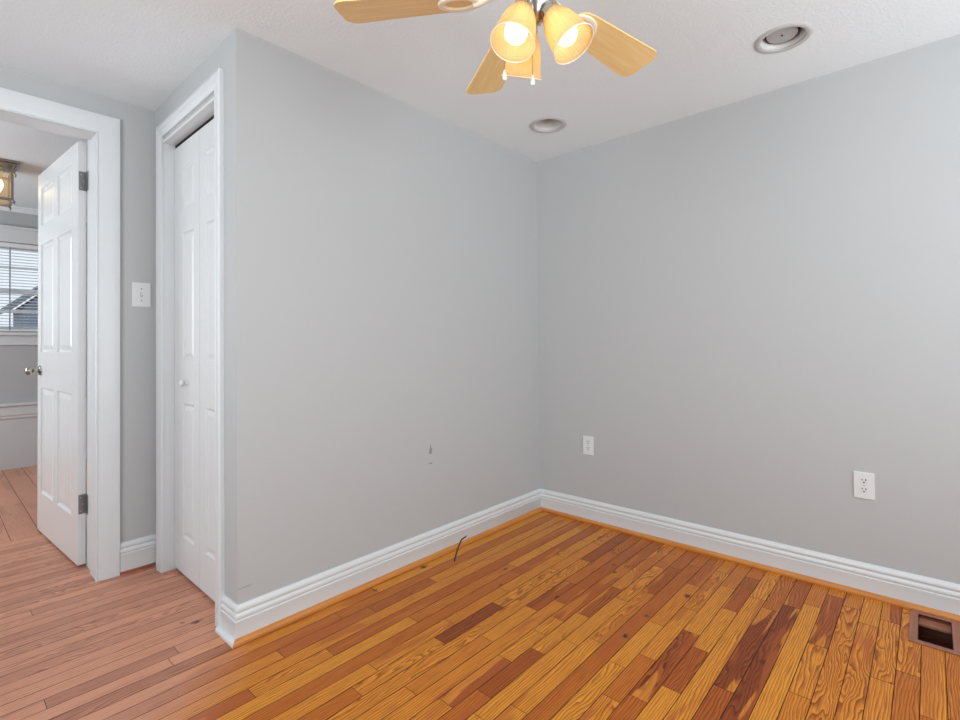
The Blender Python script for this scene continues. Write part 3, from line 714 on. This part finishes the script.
bm = newbm(); lathe(bm, [(.030, .088), (.045, .074), (.050, .066), (.047, .064), (.004, .062)], 36); obj('lamp', bm, M_LAMPFACE, t, smooth=True)

# ------------------------------------------------------------------ outlets and switch
def outlet(y, z, label):
    t = thing('wall_outlet', label, 'outlet', (X2, y, z), 'outlets on the right wall')
    t.rotation_euler = (0, 0, PI / 2)    # local -y... local y+ = world -x
    W_, H_ = 0.076, 0.119
    bm = newbm(); bx(bm, -W_ / 2, W_ / 2, 0, 0.0055, -H_ / 2, H_ / 2); obj('faceplate', bm, M_PLATE, t, bevel=0.0025)
    for s in (-1, 1):
        bm = newbm(); zc = s * 0.0205; prof = []
        for i in range(28):
            a = 2 * PI * i / 28; xx = .0172 * math.cos(a); z2 = max(-.0135, min(.0135, .0172 * math.sin(a))); prof.append((xx, zc + z2))
        lo = [bm.verts.new((p[0], 0.0054, p[1])) for p in prof]; hi = [bm.verts.new((p[0], 0.0072, p[1])) for p in prof]
        bm.faces.new(hi); bm.faces.new(lo)
        for i in range(28): bm.faces.new((lo[i], lo[(i + 1) % 28], hi[(i + 1) % 28], hi[i]))
        rc = obj('receptacle', bm, M_PLATE, t)
        bm = newbm()
        bx(bm, -.0084, -.0050, .0068, .0074, zc + .0005, zc + .0105); bx(bm, .0050, .0082, .0068, .0074, zc + .0015, zc + .0095)
        lathe(bm, [(.0036, .0068), (.0036, .0074)], 12, Matrix.Translation((0, 0, zc - .0065)) @ Matrix.Rotation(-PI / 2, 4, 'X'))
        obj('slots', bm, M_DARK, rc)
    bm = newbm(); lathe(bm, [(.0032, .0054), (.0028, .0066), (.001, .0068)], 12, Matrix.Rotation(-PI / 2, 4, 'X')); obj('screw', bm, M_STEEL, t)
    return t
outlet(1.632, 0.4875, 'white duplex outlet on the right wall, close to the room corner')
outlet(0.231, 0.4910, 'white duplex outlet on the right wall, far from the corner and nearest the floor vent')
sw = thing('light_switch', 'white toggle light switch between the doorway and closet casings', 'light switch', (0.7485, Y3, 1.415)); sw.rotation_euler = (0, 0, PI)
bm = newbm(); bx(bm, -.0415, .0415, 0, .0055, -.063, .063); obj('faceplate', bm, M_PLATE, sw, bevel=0.0025)
bm = newbm(); bx(bm, -.006, .006, .0050, .0060, -.013, .013); s_ = obj('toggle_slot', bm, M_CANRIM, sw)
bm = newbm(); bx(bm, -.0042, .0042, .004, .017, -.002, .010); obj('toggle', bm, M_PLATE, s_, bevel=0.0012)
for s in (-1, 1):
    bm = newbm(); lathe(bm, [(.0036, .0054), (.003, .0066), (.001, .0068)], 12, Matrix.Translation((0, 0, s * .0300)) @ Matrix.Rotation(-PI / 2, 4, 'X')); obj('screw', bm, M_HINGE, sw)

# ------------------------------------------------------------------ floor register
rg = thing('floor_register', 'red brown wooden floor vent set into the boards by the right wall', 'floor vent', (2.645, 0.004, 0))
bm = newbm()
ox0, ox1, oy0, oy1 = 2.504 - 2.645, 2.7995 - 2.645, -0.075 - .004, 0.079 - .004
ix0, ix1, iy0, iy1 = HOLE[0] - 2.645, HOLE[1] - 2.645, HOLE[2] - .004, HOLE[3] - .004
bx(bm, ox0, ix0, oy0, oy1, 0.0003, 0.005); bx(bm, ix1, ox1, oy0, oy1, 0.0003, 0.005); bx(bm, ix0, ix1, oy0, iy0, 0.0003, 0.005); bx(bm, ix0, ix1, iy1, oy1, 0.0003, 0.005)
obj('frame', bm, M_REG, rg, bevel=0.0015)
bm = newbm(); D = -0.09
for (a, b, c, d) in ((ix0 - .006, ix0, iy0 - .006, iy1 + .006), (ix1, ix1 + .006, iy0 - .006, iy1 + .006), (ix0, ix1, iy0 - .006, iy0), (ix0, ix1, iy1, iy1 + .006)): bx(bm, a, b, c, d, D, 0.0)
bx(bm, ix0 - .006, ix1 + .006, iy0 - .006, iy1 + .006, D - .005, D); obj('duct', bm, M_REGIN, rg)
bm = newbm(); bx(bm, ix1 - .060, ix1 - .0005, iy0 + .001, iy1 - .001, -.020, -.012); obj('damper', bm, M_REG, rg)

# ------------------------------------------------------------------ cable and wall marks
bm = newbm()
tube(bm, [(1.866, 1.88, -0.003), (1.868, 1.88, .010), (1.882, 1.88, .040), (1.912, 1.88, .088), (1.920, 1.88, .096), (1.932, 1.88, .0995), (1.952, 1.88, .102)], .0042, 8)
cb = thing('cable_stub', 'short black bent cable sticking up from the floor by the baseboard', 'cable', (0, 0, 0)); cb.location = (1.866, 1.88, 0)
for v in bm.verts: v.co -= Vector((1.866, 1.88, 0))
obj('sheath', bm, M_CABLE, cb, smooth=True)
bm = newbm(); tube(bm, [(.085, 0, .102), (.099, 0, .104)], .0032, 8); obj('copper_end', bm, M_STEEL, cb, smooth=True)
def mark(pts, label, m):
    bm = newbm(); bot = [bm.verts.new((x, Y1 - 0.0003, z)) for (x, z) in pts]; top = [bm.verts.new((x, Y1 - 0.0010, z)) for (x, z) in pts]
    bm.faces.new(bot); bm.faces.new(top)
    for i in range(len(pts)): bm.faces.new((bot[i], bot[(i + 1) % len(pts)], top[(i + 1) % len(pts)], top[i]))
    obj('scuff', bm, m, WALL_FRONT)
mark([(1.812, .553), (1.826, .553), (1.832, .566), (1.829, .580), (1.823, .590), (1.821, .606), (1.818, .590), (1.812, .578), (1.809, .562)], '', M_SCUFF)
mark([(1.806, .499), (1.832, .500), (1.831, .506), (1.808, .505)], '', M_SCUFF)
mark([(.815, .1995), (.850, .2005), (.876, .2035), (.850, .203), (.815, .202)], '', M_SCRATCH)

# ------------------------------------------------------------------ lantern in the next room
LX, LY = 0.297, 4.99; LH = 0.112
lt = thing('ceiling_lantern', 'square bronze ceiling lantern with a glowing bulb in the room beyond', 'ceiling light', (LX, LY, HF))
def lp(name, bm, m, par=lt, **k): return obj(name, bm, m, par, **k)
bm = newbm(); bx(bm, -.150, .150, -.150, .150, -.018, 0); bx(bm, -.135, .135, -.135, .135, -.030, -.018); lp('ceiling_plate', bm, M_BRONZE, bevel=0.003)
bm = newbm()
for (z0, z1, e) in ((-.085, -.068, .008), (-.285, -.268, .008)):
    for s in (-1, 1):
        bx(bm, -LH - e, LH + e, s * LH - e, s * LH + e, z0, z1); bx(bm, s * LH - e, s * LH + e, -LH + e, LH - e, z0, z1)
for sx in (-1, 1):
    for sy in (-1, 1):
        bx(bm, sx * LH - .007, sx * LH + .007, sy * LH - .007, sy * LH + .007, -.268, -.085)
        tube(bm, [(sx * .128, sy * .128, -.028), (sx * .118, sy * .118, -.055), (sx * LH, sy * LH, -.070)], .007, 8)
        tube(bm, [(sx * LH, sy * LH, -.085), (sx * (LH + .018), sy * (LH + .018), -.098), (sx * (LH + .016), sy * (LH + .016), -.115)], .006, 8)
        tube(bm, [(sx * LH, sy * LH, -.280), (sx * (LH + .012), sy * (LH + .012), -.292), (sx * (LH + .008), sy * (LH + .008), -.305)], .007, 8)
lp('cage', bm, M_BRONZE)
for (s, ax) in ((-1, 0), (1, 0), (-1, 1), (1, 1)):
    bm = newbm()
    if ax == 0: bx(bm, s * LH - .0015, s * LH + .0015, -LH + .007, LH - .007, -.268, -.085)
    else: bx(bm, -LH + .007, LH - .007, s * LH - .0015, s * LH + .0015, -.268, -.085)
    lp('glass_pane', bm, M_LGLASS)
bm = newbm(); bx(bm, -LH + .009, LH - .009, -LH + .009, LH - .009, -.283, -.279); lp('bottom_glass', bm, M_LGLASS)
for k in range(3):
    T3 = Matrix.Translation((.056 * math.cos(2 * PI * k / 3), .056 * math.sin(2 * PI * k / 3), -.035))
    bm = newbm(); lathe(bm, [(.014, .005), (.014, -.050), (.011, -.054), (.010, -.085)], 16, T3); lp('socket', bm, M_CREAM, smooth=True)
    bm = newbm(); lathe(bm, [(.008, -.085), (.016, -.100), (.019, -.118), (.015, -.142), (.007, -.164), (.002, -.172)], 20, T3); lp('light_bulb', bm, M_CANDLE, smooth=True)
